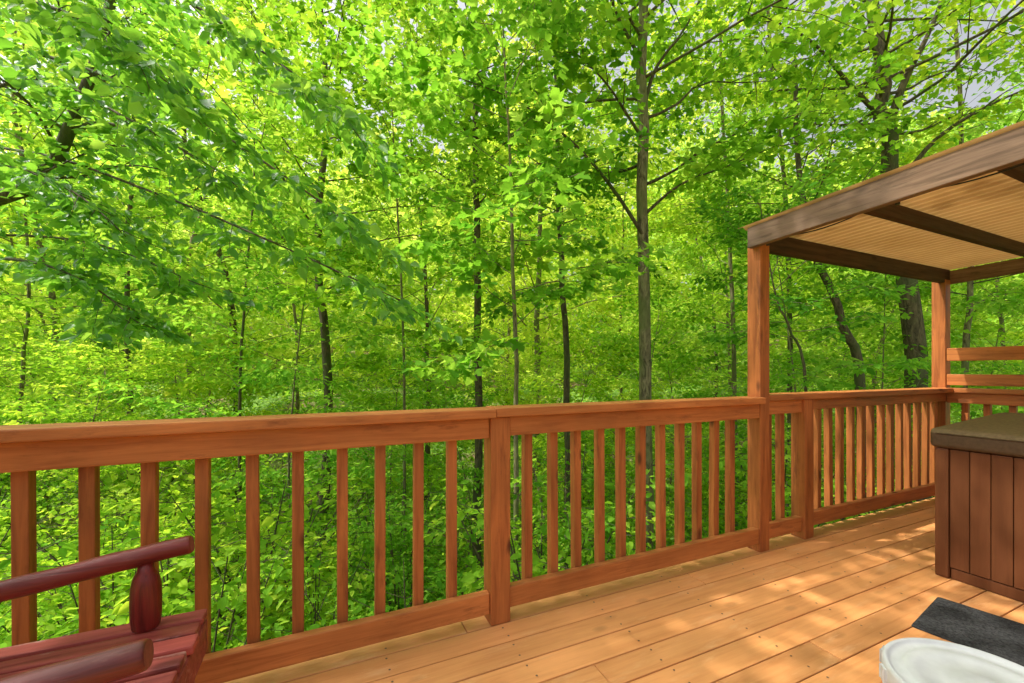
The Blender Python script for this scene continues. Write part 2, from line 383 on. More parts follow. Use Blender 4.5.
balusters(rl, [(-.790+i*.1427, 1.706, .052) for i in range(-6, 10)]+[(.844+i*.1322, 1.704, .056) for i in range(11)])
r2 = empty('deck_railing', (3.6, 1.70, 0), 'stained wooden railing under the shelter roof between the two tall posts', 'railing')
pb(r2, 'post', 2.775, 2.865, 1.650, 1.739, 0, .884, 'rail_z')
pb(r2, 'cap_rail', PX+.085, XC-.002, 1.640, 1.778, .885, .922, 'rail_x')
pb(r2, 'top_rail', PX+.085, 2.774, 1.668, 1.706, .80, .884, 'rail_x')
pb(r2, 'top_rail', 2.866, XC-.002, 1.692, 1.730, .812, .884, 'rail_x')
pb(r2, 'bottom_rail', PX+.085, 2.774, 1.668, 1.706, .05, .139, 'rail_x')
pb(r2, 'bottom_rail', 2.866, XC-.002, 1.692, 1.730, .05, .139, 'rail_x')
balusters(r2, [(2.52, 1.727, .056), (2.65, 1.727, .056)]+[(2.94+i*.1325, 1.751, .056) for i in range(14)])
r3 = empty('end_railing', (4.78, .6, 0), 'raised wooden end railing behind the hot tub cover at the right', 'railing')
x3 = XC+.01
pb(r3, 'cap_rail', x3-.03, x3+.11, -1.6, 1.692, .885, .922, 'rail_y')
pb(r3, 'top_rail', x3, x3+.038, -1.6, 1.692, .80, .884, 'rail_y')
pb(r3, 'bottom_rail', x3, x3+.038, -1.6, 1.692, .05, .139, 'rail_y')
pb(r3, 'upper_rail', x3-.005, x3+.033, -1.6, 1.692, 1.145, 1.25, 'rail_y')
pb(r3, 'upper_rail', x3-.005, x3+.033, -1.6, 1.692, .945, 1.035, 'rail_y')
for yy in (-.5, .6): pb(r3, 'post', x3+.04, x3+.129, yy, yy+.089, 0, .884, 'rail_z')
for yy in (-.5, .6): pb(r3, 'stub_post', x3+.035, x3+.075, yy, yy+.089, .923, 1.25, 'rail_z')
balusters(r3, [(x3+.059, 1.60-i*.131, .056) for i in range(22)])

# ------------------------------------------------------------------ shelter roof
SL = .035
def zr(y): return 1.795+(1.70-y)*SL
sh = empty('tub_shelter', (3.5, .4, 0), 'weathered lean-to roof on tall posts above the hot tub', 'shelter')
pb(sh, 'post', PX, PX+.083, 1.640, 1.723, 0, 1.900, 'rail_z')
pb(sh, 'post', XC, XC+.089, 1.696, 1.785, 0, 1.825, 'rail_z')
pb(sh, 'post', PX, PX+.083, -1.25, -1.161, 0, 2.0, 'rail_z')
pb(sh, 'post', XC, XC+.089, -1.25, -1.161, 0, 2.0, 'rail_z')
shear = Matrix(((1, 0, 0, 0), (0, 1, 0, 0), (0, -SL, 1, 1.70*SL), (0, 0, 0, 1)))
def pbs(name, x0, x1, y0, y1, z0, z1, mat):
    b = BM((3.5, .4, 0)); b.box(x0, x1, y0, y1, z0, z1, .004, mat=shear); return b.build(name, M[mat], sh)
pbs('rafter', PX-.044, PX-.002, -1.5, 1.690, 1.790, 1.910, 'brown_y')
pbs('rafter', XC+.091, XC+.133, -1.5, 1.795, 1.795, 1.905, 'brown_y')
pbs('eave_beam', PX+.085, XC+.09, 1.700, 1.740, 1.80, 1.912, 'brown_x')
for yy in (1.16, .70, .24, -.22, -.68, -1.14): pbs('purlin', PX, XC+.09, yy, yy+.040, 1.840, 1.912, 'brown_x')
def corr():
    xs = np.arange(PX-.056, 4.93, .0085); ys = np.array([1.745, 1.0, 0., -1., -1.62])
    X, Y = np.meshgrid(xs, ys, indexing='ij'); Z = 1.922+.008+(1.70-Y)*SL+.008*np.sin(X*2*np.pi/.072)
    V0 = np.stack([X-3.5, Y-.4, Z], -1).reshape(-1, 3); ny = len(ys)
    i, j = np.meshgrid(np.arange(len(xs)-1), np.arange(ny-1), indexing='ij'); i = i.ravel(); j = j.ravel()
    F = np.stack([i*ny+j, (i+1)*ny+j, (i+1)*ny+j+1, i*ny+j+1], 1)
    me = np_mesh('roof_panel', V0, F); me.polygons.foreach_set('use_smooth', [True]*len(me.polygons))
    m, nt, out = newmat('corrugated_cream_panel'); L = nt.links.new
    tc = N(nt, 'ShaderNodeTexCoord'); n = N(nt, 'ShaderNodeTexNoise', Scale=2.2, Detail=8., Roughness=.7); L(tc.outputs['Object'], n.inputs['Vector'])
    r = ramp(nt, [(.3, (.44, .245, .080)), (.7, (.60, .37, .14))]); L(n.outputs['Fac'], r.inputs[0])
    sx = N(nt, 'ShaderNodeSeparateXYZ'); L(tc.outputs['Object'], sx.inputs[0])
    mm = N(nt, 'ShaderNodeMath', operation='MULTIPLY_ADD'); L(sx.outputs[0], mm.inputs[0]); mm.inputs[1].default_value = 2*math.pi/.072; mm.inputs[2].default_value = 3.5*2*math.pi/.072
    sn = N(nt, 'ShaderNodeMath', operation='SINE'); L(mm.outputs[0], sn.inputs[0])
    gr = ramp(nt, [(0., (.78, .74, .68)), (.5, (1, 1, 1))]); L(sn.outputs[0], gr.inputs[0])
    cc = mixc(nt, 1., r.outputs[0], gr.outputs[0], 'MULTIPLY')
    p = N(nt, 'ShaderNodeBsdfPrincipled', Roughness=.5); L(cc, p.inputs['Base Color'])
    t = N(nt, 'ShaderNodeBsdfTranslucent'); L(cc, t.inputs['Color'])
    ms = N(nt, 'ShaderNodeMixShader'); ms.inputs[0].default_value = .3; L(p.outputs[0], ms.inputs[1]); L(t.outputs[0], ms.inputs[2]); L(ms.outputs[0], out.inputs[0])
    link('roof_panel', me, m, sh)
corr()
sg = empty('light_cable', (2.36, .7, 1.8), 'black cable looped along the inside of the front rafter', 'cable')
b = BM((2.36, .7, 1.8)); pts = []
for i in range(49):
    y = 1.60-i*.05; ph = (i % 12)/12
    pts.append((PX+.008, y, zr(y)+.035-.045*math.sin(math.pi*ph)))
b.tube(pts, .0032, 8); b.build('cord', M['cable'], sg)
for i in range(0, 49, 12):
    y = 1.60-i*.05; bb = BM((2.36, .7, 1.8)); bb.tube([(PX+.008, y, zr(y)+.04), (PX+.008, y, zr(y)+.02), (PX+.008, y, zr(y)-.010)], [.006, .010, .009], 10); bb.build('socket', M['cable'], sg)

# ------------------------------------------------------------------ hot tub
ht = empty('hot_tub', (3.75, .12, 0), 'brown panelled hot tub closed with a padded cover at the right', 'hot tub')
def tub():
    x0, x1, y0, y1 = 2.925, 4.53, -.84, 1.086; O = (3.75, .12, 0); rr = random.Random(8)
    b = BM(O); b.box(x0+.03, x1-.03, y0+.03, y1-.03, .02, .66, 0, .3); b.build('core', M['tub'], ht)
    b = BM(O); p = .0725
    n = int((y1-y0-.10)/p)
    for i in range(n):
        y = y1-.052-i*p; v = rr.uniform(.25, .8)
        b.box(x0, x0+.028, y-p+.0014, y-.0014, .062, .664, .0025, v); b.box(x1-.028, x1, y-p+.0014, y-.0014, .062, .664, .0025, v)
    n = int((x1-x0-.10)/p)
    for i in range(n):
        x = x0+.052+i*p; v = rr.uniform(.25, .8)
        b.box(x+.0014, x+p-.0014, y0, y0+.028, .062, .664, .0025, v); b.box(x+.0014, x+p-.0014, y1-.028, y1, .062, .664, .0025, v)
    b.build('side_panel', M['tub'], ht)
    for (a, c) in ((x0, y1), (x1, y1), (x0, y0), (x1, y0)):
        b = BM(O); sx = 1 if a == x0 else -1; sy = 1 if c == y0 else -1
        b.box(min(a-.006*sx, a+.05*sx), max(a-.006*sx, a+.05*sx), min(c-.006*sy, c+.05*sy), max(c-.006*sy, c+.05*sy), .0, .668, .012, .65); b.build('corner_trim', M['tub'], ht)
    b = BM(O)
    b.box(x0+.004, x0+.03, y0+.055, y1-.055, .004, .058, .004, .35); b.box(x1-.03, x1-.004, y0+.055, y1-.055, .004, .058, .004, .35)
    b.box(x0+.055, x1-.055, y0+.004, y0+.03, .004, .058, .004, .35); b.box(x0+.055, x1-.055, y1-.03, y1-.004, .004, .058, .004, .35); b.build('base_trim', M['tub'], ht)
    c = .022; xm = (x0+x1)/2
    for (xa, xb, za, zb) in ((x0-c, xm-.004, .768, .815), (xm+.004, x1+c, .815, .768)):
        bm = bmesh.new(); bm.faces.layers.float.new('var')
        v = [bm.verts.new(Vector(q)-Vector(O)) for q in ((xa, y0-c, .668), (xb, y0-c, .668), (xb, y1+c, .668), (xa, y1+c, .668), (xa, y0-c, za), (xb, y0-c, zb), (xb, y1+c, zb), (xa, y1+c, za))]
        for f in ((0, 3, 2, 1), (4, 5, 6, 7), (0, 1, 5, 4), (1, 2, 6, 5), (2, 3, 7, 6), (3, 0, 4, 7)): bm.faces.new([v[k] for k in f])
        bmesh.ops.bevel(bm, geom=list(bm.edges), offset=.024, segments=5, affect='EDGES', profile=.5)
        for f in bm.faces: f.smooth = True
        for f in bm.faces:
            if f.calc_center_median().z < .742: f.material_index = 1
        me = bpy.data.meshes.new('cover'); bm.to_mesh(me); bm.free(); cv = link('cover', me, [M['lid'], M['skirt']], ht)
        xe = xa-.0005 if xa < xm-.1 else xb+.0005
        bb = BM(O); bb.tube([(xe, y0-c+.03, za-.026 if xa < xm-.1 else zb-.026), (xe, y1+c-.03, za-.026 if xa < xm-.1 else zb-.026)], .0035, 8)
        bb.build('piping', M['skirt'], cv)
tub()

# ------------------------------------------------------------------ mat, bucket
def matobj():
    bm = bmesh.new(); w, h, r = .41, .50, .015; pts = []
    for cx, cy, a0 in ((w/2-r, h/2-r, 0), (-w/2+r, h/2-r, 90), (-w/2+r, -h/2+r, 180), (w/2-r, -h/2+r, 270)):
        for k in range(6): a = R_(a0+k*18); pts.append((cx+r*math.cos(a), cy+r*math.sin(a)))
    lo = [bm.verts.new((x, y, .003)) for x, y in pts]; hi = [bm.verts.new((x*.994, y*.996, .006)) for x, y in pts]
    n = len(pts)
    for k in range(n): bm.faces.new((lo[k], lo[(k+1) % n], hi[(k+1) % n], hi[k]))
    bm.faces.new(hi); bm.faces.new(lo[::-1])
    me = bpy.data.meshes.new('door_mat'); bm.to_mesh(me); bm.free(); o = link('rubber_mat', me, M['mat'])
    o.location = (2.475, .695, 0); o.rotation_euler = (0, 0, R_(9)); tag(o, 'black rubber mat lying on the deck boards beside the hot tub', 'mat')
matobj()
def bucket():
    c = ray(986, 702, .93); c[2] = 0
    root = empty('lidded_bucket', tuple(c), 'white round plastic bucket with a lid at the bottom right corner', 'bucket')
    def lathe(prof, name, mat, n=72):
        bm = bmesh.new(); rings = []
        for (r, z) in prof: rings.append([bm.verts.new((r*.92*math.cos(2*math.pi*k/n), r*.92*math.sin(2*math.pi*k/n), z)) for k in range(n)])
        for i in range(len(rings)-1):
            for k in range(n):
                f = bm.faces.new((rings[i][k], rings[i][(k+1) % n], rings[i+1][(k+1) % n], rings[i+1][k])); f.smooth = True
        bm.faces.new(rings[-1]); bm.faces.new(rings[0][::-1]); bmesh.ops.recalc_face_normals(bm, faces=bm.faces)
        me = bpy.data.meshes.new(name); bm.to_mesh(me); bm.free(); return link(name, me, mat, root)
    lathe([(.145, .004), (.150, .01), (.168, .31), (.176, .315), (.176, .325), (.170, .33), (.171, .352)], 'pail', M['white'])
    lathe([(.181, .325), (.187, .327), (.189, .332), (.189, .362), (.1875, .367), (.184, .370), (.179, .370), (.176, .3675), (.174, .3625), (.168, .3610), (.150, .3608), (.147, .3640), (.143, .3655), (.120, .3660), (.117, .3640), (.06, .3635), (.057, .3655), (.03, .366)], 'lid', M['white'])
    for k in range(12):
        a = 2*math.pi*(k+.3)/12; b = BM(); b.box(.171, .179, -.012, .012, .326, .356, .002, mat=Matrix.Rotation(a, 4, 'Z')); b.build('tab', M['white'], root)
bucket()

# ------------------------------------------------------------------ log chair
ch = empty('log_chair', (-.6, 1.15, 0), 'dark red log armchair with a slatted seat at the lower left', 'chair')
def chair():
    O = (-.6, 1.15, 0)
    def log(name, p0, p1, r0, r1, mat, seed, wob=.0015, n=24):
        rr = random.Random(seed); b = BM(O); p0 = Vector(p0); p1 = Vector(p1); ln = (p1-p0).length; pts = []; rad = []
        ts = [0, .004/ln, .010/ln]+[i/16 for i in range(1, 16)]+[1-.010/ln, 1-.004/ln, 1]
        for i, t in enumerate(ts):
            e = {0: .86, 1: .95, len(ts)-2: .95, len(ts)-1: .86}.get(i, 1)
            j = 1 if 3 <= i < len(ts)-3 else 0
            pts.append(p0.lerp(p1, t)+Vector((0, rr.uniform(-1, 1), rr.uniform(-1, 1)))*wob*j)
            rad.append((r0*(1-t)+r1*t)*e*(rr.uniform(.965, 1.035) if j else 1))
        b.tube(pts, rad, n, capmat=1); return b.build(name, [M[mat], M['logend']], ch)
    log('armrest', (-.98, 1.415, .505), (-.325, 1.415, .592), .026, .0245, 'log', 1)
    log('armrest', (-.98, .905, .512), (-.268, .905, .588), .026, .0255, 'log', 2)
    for yy, s in ((1.415, 3), (.905, 4)):
        b = BM(O); b.tube([(-.425, yy, z) for z in (.386, .388, .393, .42, .46, .50, .525, .540, .560)], [.022, .027, .030, .033, .0335, .032, .027, .019, .016], 20); b.build('arm_peg', M['logz'], ch)
        log('leg', (-.36, yy, 0), (-.36, yy, .362), .040, .038, 'logz', s+5)
        log('leg', (-.88, yy, 0), (-.98, yy, 1.0), .042, .036, 'logz', s+7)
        log('side_rail', (-.36, yy, .20), (-.90, yy, .17), .026, .026, 'log', s+9)
    yq = 1.462
    rr = random.Random(4)
    b = BM(O)
    while yq > .87:
        w = .056; b.box(-.93, -.292+rr.uniform(-.010, .004), yq-w, yq, .366, .389+rr.uniform(-.003, .002), .006, rr.uniform(.05, .98)); yq -= w+.012
    b.build('seat', M['slat'], ch)
    b = BM(O); b.box(-.318, -.297, .885, 1.455, .27, .362, .008, .4); b.build('front_apron', M['slat'], ch)
    b = BM(O); b.box(-.91, -.885, .885, 1.455, .27, .362, .008, .4); b.build('rear_apron', M['slat'], ch)
    for z, x in ((.52, -.95), (.95, -.99)): log('back_rail', (x, .93, z), (x, 1.39, z), .028, .028, 'log', int(z*10))
    b = BM(O)
    for k in range(5): y = .97+k*.09; b.box(-.985, -.965, y, y+.06, .50, .97, .004, .2+.15*k)
    b.build('backrest', M['slat'], ch)
chair()

# ------------------------------------------------------------------ trees
total = 0
def tree_at(name, base_px, d, path_px, r0, cb, cr, nl, k, S, Ls, seed, mats, label, forks=(), **kw):
    global total
    b = ray(base_px, 370, d); b[2] = ground(b[0], b[1])-.15
    pts = [b]+[ray(*q) for q in path_px]
    pts = [p-b for p in pts]
    fk = [([ray(*q)-b for q in f], r) for f, r in forks]
    t, br, lf, n = grow(pts, r0, cb, cr, nl, k, S, Ls, seed, forks=fk, **kw); total += n
    return place_tree(name, (t, br, lf), tuple(b), 0, 1, mats, label, 'tree')
BK, BD = M['bark'], M['barkd']
tree_at('tree', 646, 6.5, [(645, 400, 6.5), (644, 200, 6.5), (641, 0, 6.5), (640, -220, 6.6), (650, -420, 6.8)], .102, .40, 3.0, 32, 15, .6, .135, 21, (BK, BD, M['leaf']),
        'tallest straight mottled grey trunk standing behind the middle of the railing', rtop=.5, detail='lobed', limb=.34,
        forks=[([(643, 235, 6.5), (610, 185, 6.3), (570, 140, 6.0), (515, 100, 5.8), (450, 75, 5.6)], .032), ([(644, 215, 6.5), (680, 185, 6.4), (730, 165, 6.2), (790, 140, 6.1)], .028),
               ([(642, 120, 6.5), (655, 70, 6.6), (690, 20, 6.7), (720, -50, 6.8)], .036), ([(641, 60, 6.5), (615, 10, 6.4), (590, -60, 6.4)], .032)])
tree_at('tree', 516, 5.2, [(516, 400, 5.2), (513, 250, 5.2), (506, 100, 5.3), (500, -60, 5.5)], .036, .30, 1.8, 24, 14, .5, .125, 22, (BK, BK, M['leafy']),
        'thin young maple with a slender pale stem left of the tall grey trunk', up=.8, detail='lobed')
tree_at('tree', 478, 7.6, [(478, 380, 7.6), (477, 200, 7.6), (474, 60, 7.6), (470, -200, 7.9)], .080, .42, 2.8, 25, 17, .6, .14, 23, (BD, BD, M['leafy']),
        'dark upright trunk just left of the thin young maple', rtop=.4)
tree_at('tree', 566, 8.4, [(567, 390, 8.4), (560, 240, 8.4), (556, 100, 8.6), (540, -160, 8.8)], .075, .40, 2.8, 25, 17, .6, .14, 24, (BD, BD, M['leaf']),
        'dark slightly crooked trunk between the young maple and the tall grey trunk', rtop=.4)
tree_at('tree', 325, 9, [(326, 380, 9), (318, 250, 9), (326, 100, 9), (310, -150, 9.2)], .11, .40, 3.4, 28, 18, .65, .15, 25, (BD, BD, M['leafy']),
        'stout dark trunk behind the drooping branches at left centre', rtop=.4)
tree_at('tree', 866, 7, [(860, 385, 7), (845, 330, 7), (820, 258, 7.1), (800, 180, 7.4), (795, 60, 7.8)], .085, .55, 2.2, 16, 16, .55, .14, 26, (BD, BD, M['leafy']),
        'dark trunk leaning left beneath the shelter eave', rtop=.4)
tree_at('tree', 925, 7.6, [(918, 385, 7.6), (905, 250, 7.6), (885, 130, 7.7), (876, 40, 7.8), (850, -160, 8)], .18, .58, 3.8, 25, 17, .6, .15, 27, (BD, BD, M['leafy']),
        'thickest dark forked trunk rising behind the shelter roof at right', rtop=.45,
        forks=[([(886, 135, 7.7), (905, 80, 7.6), (930, 30, 7.5), (965, -60, 7.4)], .08), ([(884, 120, 7.7), (850, 85, 7.5), (810, 40, 7.3), (760, 15, 7.2)], .05), ([(895, 190, 7.6), (935, 140, 7.3), (990, 105, 7.1), (1050, 80, 7)], .05)])
tree_at('tree', -130, 5., [(-110, 260, 4.9), (-50, 222, 4.8), (5, 196, 4.8), (45, 172, 4.8), (68, 132, 4.8), (84, 92, 4.8), (104, 40, 4.9), (125, -90, 5.2)], .092, .30, 1.6, 20, 11, .45, .12, 28, (BD, BD, M['leafd']),
        'dark crooked trunk bending in from the left edge', rtop=.5, detail=True, forks=[([(66, 135, 4.8), (95, 124, 4.8), (140, 130, 4.7), (200, 150, 4.6)], .04)])
tree_at('tree', 130, 11, [(130, 380, 11), (126, 250, 11), (135, 100, 11), (130, -80, 11)], .075, .28, 3.2, 28, 18, .65, .15, 29, (BD, BD, M['leafy']),
        'slim dark trunk in the wood above the log chair', rtop=.4)
tree_at('tree', 808, 5.6, [(806, 390, 5.6), (790, 330, 5.6), (774, 290, 5.6), (760, 200, 5.8)], .024, .4, 1.1, 12, 16, .4, .10, 30, (BD, BK, M['leaf']),
        'thin leaning sapling seen just right of the tall shelter post', up=.6)
tree_at('tree', 968, 9, [(966, 380, 9), (970, 280, 9), (962, 150, 9), (950, -60, 9)], .07, .38, 3.2, 24, 18, .65, .15, 31, (BK, BD, M['leafy']),
        'slim trunk seen beyond the corner post of the deck', rtop=.4)
tree_at('tree', 735, 10.5, [(734, 380, 10.5), (730, 250, 10.5), (722, 100, 10.7), (715, -120, 11)], .065, .30, 3.4, 30, 18, .65, .15, 32, (BK, BK, M['leafy']),
        'slender tree between the tall grey trunk and the shelter', rtop=.4)
tree_at('tree', 790, 12, [(790, 380, 12), (786, 200, 12), (770, 40, 12), (765, -180, 12.4)], .08, .32, 4.0, 34, 18, .7, .18, 36, (BD, BD, M['leafy']),
        'full crowned tree rising behind the tall shelter post', rtop=.4)
tree_at('tree', 405, 7.5, [(404, 390, 7.5), (400, 260, 7.5), (392, 120, 7.6), (380, -60, 7.8)], .030, .26, 2.2, 25, 14, .55, .13, 33, (BK, BD, M['leaf']),
        'slender pale sapling left of the dark upright trunk', up=.7, detail='lobed')
tree_at('tree', 240, 8.5, [(240, 400, 8.5), (246, 280, 8.5), (255, 150, 8.6), (250, -20, 8.8)], .036, .25, 2.4, 26, 18, .55, .13, 34, (BD, BD, M['leafy']),
        'slender sapling behind the left part of the railing', up=.7)
tree_at('tree', 20, 9.5, [(20, 400, 9.5), (30, 280, 9.5), (20, 120, 9.6), (30, -60, 9.8)], .05, .25, 2.8, 26, 18, .6, .14, 35, (BK, BD, M['leaf']),
        'leafy tree at the far left edge of the wood', up=.7)

def overhang():
    base = np.array([-5.2, 4.2, ground(-5.2, 4.2)-.1]); rs = np.random.default_rng(3)
    T = Tubes(); tp = resample([base*0, [.1, 0, 3], [.2, -.1, 6], [.5, -.3, 9], [.8, -.3, 11.5]], 16); T.add(tp, .24*np.linspace(1, .35, 16), 14)
    limbs = [[(-150, 40, 4.6), (20, 50, 4.1), (170, 105, 3.8), (290, 180, 3.5), (360, 235, 3.4)],
             [(-150, 140, 5.8), (20, 150, 5.2), (160, 195, 4.4), (290, 250, 3.9), (400, 300, 3.7)],
             [(-120, -90, 4.2), (120, -30, 3.6), (260, 50, 3.5), (340, 110, 3.4)],
             [(-160, -20, 3.3), (20, 0, 3.), (100, 30, 2.9), (160, 70, 2.9)],
             [(-150, 240, 5), (0, 235, 4.8), (100, 245, 4.6), (200, 285, 4.4)],
             [(-100, 90, 4.4), (40, 80, 4.2), (130, 120, 3.7), (225, 175, 3.5)],
             [(-100, 260, 4.4), (20, 260, 4.2), (90, 285, 4.1), (140, 325, 4.0)],
             [(-150, 150, 4.2), (0, 165, 4.0), (70, 190, 3.9), (120, 230, 3.8)]]
    B = Tubes(); cen = []; dr = []
    for li, lm in enumerate(limbs):
        w = [ray(*q)-base for q in lm]; z0 = w[0][2]-.8; st = interp(tp, min(.95, max(.2, z0/11.5)))
        pl = resample([st]+w, 22); B.add(pl, np.linspace(.026, .004, 22), 7)
        for j in range(17):
            s = .38+.62*(j+rs.uniform(0, 1))/17; s = min(s, .995); o = interp(pl, s); dd = interp(pl, min(1, s+.05))-interp(pl, s-.05); dd /= np.linalg.norm(dd)
            sd = np.cross(dd, [0, 0, 1.]); sd /= np.linalg.norm(sd)
            wv = dd*.8+sd*(1 if j % 2 else -1)*rs.uniform(.3, 1.)+np.array([0, 0, rs.uniform(-.45, .15)]); wv /= np.linalg.norm(wv)
            tl = rs.uniform(.35, .75); e = [o, o+wv*tl*.5, o+wv*tl+np.array([0, 0, -.12*tl])]
            B.add(e, [.005, .003, .0015], 4)
            for h in (.35, .65, .95): cen.append(o+wv*tl*h); dr.append(wv)
    P, D, Nn, L, W, v = sprays(np.array(cen), np.array(dr), .36, 12, .11, tilt=.5, droop=.45)
    cc = []; cd = []
    for i in range(34):
        a = np.array([rs.uniform(-5.5, 2.2), rs.uniform(-1.6, 5.), rs.uniform(5.8, 9.)])-base
        st = interp(tp, rs.uniform(.6, .98))
        mid = (a+st)/2+[0, 0, .5]; pl = resample([st, mid, a], 10); B.add(pl, np.linspace(.04, .006, 10), 5)
        for j in range(13):
            o = interp(pl, rs.uniform(.45, 1.)); an = rs.uniform(0, 6.28); wv = np.array([math.cos(an), math.sin(an), rs.uniform(-.2, .2)]); tl = rs.uniform(.4, 1.1)
            B.add([o, o+wv*tl], [.008, .002], 3)
            for h in (.4, .8): cc.append(o+wv*tl*h); cd.append(wv)
    P2, D2, N2, L2, W2, v2 = sprays(np.array(cc), np.array(cd), .6, 15, .15)
    lf = leaves_mesh('crown', P, D, Nn, L, W, v, True); lf2 = leaves_mesh('canopy', P2, D2, N2, L2, W2, v2, False)
    r = place_tree('tree', (T.mesh('trunk'), B.mesh('branches'), lf), tuple(base), 0, 1, (BD, BD, M['leafd']), 'overhanging tree whose drooping leafy branches fill the upper left', 'tree')
    link('canopy', lf2, M['leaf'], r)
overhang()

# background trees from shared prototypes
protos = []
for i in range(5):
    H = [15, 17, 13, 16, 18][i]; rs = np.random.default_rng(100+i)
    path = [(0, 0, 0), (rs.uniform(-.5, .5), rs.uniform(-.5, .5), H*.35), (rs.uniform(-1, 1), rs.uniform(-1, 1), H*.7), (rs.uniform(-1.2, 1.2), rs.uniform(-1.2, 1.2), H)]
    t, br, lf, n = grow(path, [.10, .12, .08, .11, .13][i], .08, [3.0, 3.6, 2.6, 3.2, 3.8][i], 42, 16, .8, .22, 200+i, rtop=.15, twigs=7); total += n
    protos.append((t, br, lf)); t.materials.append(BD if i % 2 else BK); br.materials.append(BK); lf.materials.append(M['leaff'])
under = []
for i in range(3):
    H = [6, 7.5, 5][i]; rs = np.random.default_rng(150+i)
    path = [(0, 0, 0), (rs.uniform(-.3, .3), rs.uniform(-.3, .3), H*.5), (rs.uniform(-.6, .6), rs.uniform(-.6, .6), H)]
    t, br, lf, n = grow(path, .035, .15, [2.0, 2.4, 1.8][i], 26, 20, .6, .125, 300+i, rtop=.15, twigs=6, up=.6); total += n
    under.append((t, br, lf)); t.materials.append(BK); br.materials.append(BK); lf.materials.append(M['leafy'])
under_far = [(t, br, lf.copy()) for t, br, lf in under]
for t, br, lf in under_far: lf.materials[0] = M['leaff']
rs = random.Random(9); cnt = 0
rows = [(15, 9, -180, 1250), (21, 10, -230, 1300)]
for d, n, a, b_ in rows:
    for i in range(n):
        px = a+(b_-a)*(i+rs.uniform(.15, .85))/n; dd = d*rs.uniform(.9, 1.12); p = ray(px, 370, dd); z = ground(p[0], p[1])-.2
        k = rs.randrange(5)
        place_tree('background_tree', protos[k], (p[0], p[1], z), rs.uniform(0, 6.28), rs.uniform(.9, 1.25), (BK, BK, M['leaf']),
                   'tall leafy tree deep in the wood behind the nearer trunks', 'tree', 'background trees deep in the wood'); cnt += 1
keep = [(600, 690), (830, 960), (300, 345)]
for d, n, a, b_ in [(7.6, 8, -120, 1200), (10, 9, -150, 1230), (13, 9, -180, 1250), (18, 8, -200, 1280)]:
    for i in range(n):
        px = a+(b_-a)*(i+rs.uniform(.15, .85))/n; dd = d*rs.uniform(.95, 1.1)
        k = rs.randrange(3); rz = rs.uniform(0, 6.28); sc = rs.uniform(.85, 1.2)*(.8 if d < 8 else 1)
        if dd < 9 and any(q0 < px < q1 for q0, q1 in keep): continue
        p = ray(px, 370, dd); z = ground(p[0], p[1])-.1
        place_tree('understory_tree', (under if d < 12 else under_far)[k], (p[0], p[1], z), rz, sc, (BK, BK, M['leaf']),
                   'low leafy understory tree filling the wood beneath the tall crowns', 'tree', 'understory trees beneath the tall crowns'); cnt += 1
# shrubs beyond the railing
sp = []
for i in range(4):
    T = Tubes(); cen = []; dr = []; r9 = np.random.default_rng(60+i)
    for s in range(9):
        an = r9.uniform(0, 6.28); sp_ = r9.uniform(.25, .9); H = r9.uniform(1.2, 2.3)
        pl = resample([(0, 0, 0), (math.cos(an)*sp_*.4, math.sin(an)*sp_*.4, H*.55), (math.cos(an)*sp_, math.sin(an)*sp_, H)], 8); T.add(pl, np.linspace(.014, .003, 8), 5)
        for j in range(13):
            t = r9.uniform(.2, 1); o = interp(pl, t); a2 = r9.uniform(0, 6.28); w = np.array([math.cos(a2), math.sin(a2), r9.uniform(-.1, .4)]); tl = r9.uniform(.15, .5)
            T.add([o, o+w*tl], [.004, .0015], 3); cen.append(o+w*tl*.6); dr.append(w)
    P, D, Nn, L, W, v = sprays(np.array(cen), np.array(dr), .38, 15, .074, tilt=.5)
    a = T.mesh('stems'); a.materials.append(BD); l = leaves_mesh('foliage', P, D, Nn, L, W, v, True); l.materials.append(M['leafy']); sp.append((a, l))
shr = [(3.1, 7, -160, 900, 1.), (4., 9, -200, 1180, 1.), (5.2, 10, -250, 1280, 1.15), (7, 10, -250, 1280, 1.25), (9.5, 10, -250, 1280, 1.4), (13, 9, -250, 1280, 1.4)]
for d, n, a, b_, s_ in shr:
    for i in range(n):
        px = a+(b_-a)*(i+rs.uniform(.1, .9))/n; dd = d*rs.uniform(.93, 1.1); p = ray(px, 370, dd)
        if p[1] < 2.5 and p[0] < 7: continue
        z = ground(p[0], p[1])-.05; k = rs.randrange(4)
        root = empty('shrub', (p[0], p[1], z), 'bright green leafy shrub growing on the slope below the deck', 'shrub', 'shrubs on the slope below the deck', rs.uniform(0, 6.28))
        root.scale = (rs.uniform(.9, 1.25)*s_,)*3
        for nm, me in zip(('stems', 'foliage'), sp[k]):
            o = bpy.data.objects.new(nm, me); C.objects.link(o); o.parent = root
# ground cover
n = 90000; v = rng.uniform(1.2, 5.5, n)**2; u = rng.uniform(-1.5, 1.6, n)
XY = v[:, None]*(FWD[None]+RGT[None]*u[:, None]); ok = (XY[:, 1] > 2.) | (XY[:, 0] > 6.6); XY = XY[ok]; v = v[ok]; n = len(XY)
cl = np.sin(XY[:, 0]*1.1+2)*np.cos(XY[:, 1]*.9)+rng.normal(0, .5, n) > -.55; XY = XY[cl]; v = v[cl]; n = len(XY)
P = np.column_stack([XY, ground(XY[:, 0], XY[:, 1])+rng.uniform(.02, .45, n)]); D = rng.normal(0, 1, (n, 3)); D[:, 2] *= .3
L = rng.uniform(.06, .13, n)*(1+v*.05)
o = link('undergrowth', leaves_mesh('undergrowth', P, D, np.array([[0, 0, 1.]])+rng.normal(0, .4, (n, 3)), L, L*.6, rng.uniform(0, 1, n)), M['leafy']); tag(o, 'low leafy undergrowth carpeting the wooded slope', 'undergrowth', kind='stuff')
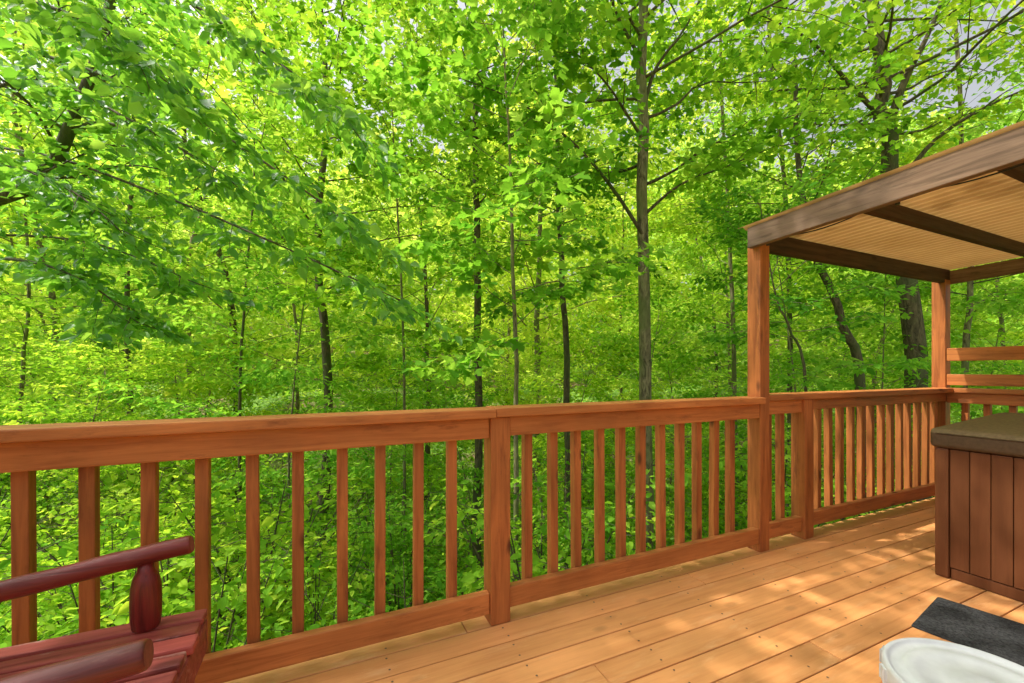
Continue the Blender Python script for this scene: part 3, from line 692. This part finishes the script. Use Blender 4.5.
# far wood mass
n = 140000; v = rng.uniform(26, 65, n); u = rng.uniform(-1.5, 1.55, n); XY = v[:, None]*(FWD[None]+RGT[None]*u[:, None])
hh = 15+5*np.sin(XY[:, 0]*.35)*np.cos(XY[:, 1]*.31+1)
P = np.column_stack([XY, ground(XY[:, 0], XY[:, 1])+rng.uniform(0, 1, n)**.8*hh]); D = rng.normal(0, 1, (n, 3)); L = rng.uniform(.35, .75, n)
vv = np.clip(.6+.35*np.sin(P[:, 0]*.9+P[:, 2]*.7)*np.cos(P[:, 1]*.8)+rng.normal(0, .2, n), 0, 1)
o = link('distant_wood', leaves_mesh('distant_wood', P, D, np.array([[0, 0, 1.]])+rng.normal(0, .6, (n, 3)), L, L*.7, vv), M['leaff']); tag(o, 'far-off mass of woodland foliage on the opposite hillside', 'wood', kind='stuff')
print('LEAVES', total, 'trees', cnt)

# ------------------------------------------------------------------ light, camera
SUN_EL, SUN_AZ = 60., 160.     # azimuth as angle from +X, counter-clockwise, where the sun stands
w = bpy.data.worlds.new('World'); bpy.context.scene.world = w; w.use_nodes = True; nt = w.node_tree
bg = nt.nodes['Background']; sky = nt.nodes.new('ShaderNodeTexSky'); sky.sky_type = 'NISHITA'; sky.sun_disc = False
sky.sun_elevation = R_(SUN_EL); sky.sun_rotation = R_(90-SUN_AZ); sky.dust_density = 8.; sky.air_density = 1.0; sky.ozone_density = .5
hs = nt.nodes.new('ShaderNodeHueSaturation'); hs.inputs['Saturation'].default_value = .25; hs.inputs['Value'].default_value = 1.75
nt.links.new(sky.outputs[0], hs.inputs['Color']); nt.links.new(hs.outputs[0], bg.inputs[0]); bg.inputs[1].default_value = .15
sd = bpy.data.lights.new('sun', 'SUN'); sd.energy = 5.; sd.angle = R_(.55); sd.color = (1., .95, .86)
so = bpy.data.objects.new('sun', sd); C.objects.link(so)
dv = Vector((math.cos(R_(SUN_AZ))*math.cos(R_(SUN_EL)), math.sin(R_(SUN_AZ))*math.cos(R_(SUN_EL)), math.sin(R_(SUN_EL))))
so.rotation_euler = dv.to_track_quat('Z', 'Y').to_euler(); so.location = dv*30
cd = bpy.data.cameras.new('camera'); co = bpy.data.objects.new('camera', cd); C.objects.link(co)
co.location = (0, 0, CAMZ); co.rotation_euler = (R_(90), 0, R_(-24.35)); cd.sensor_width = 36; cd.lens = 36*FP/1024; cd.shift_y = 28.5/1024
cd.clip_start = .05; cd.clip_end = 1000
bpy.context.scene.camera = co
s = bpy.context.scene; s.view_settings.view_transform = 'Standard'; s.view_settings.look = 'None'; s.view_settings.exposure = 0
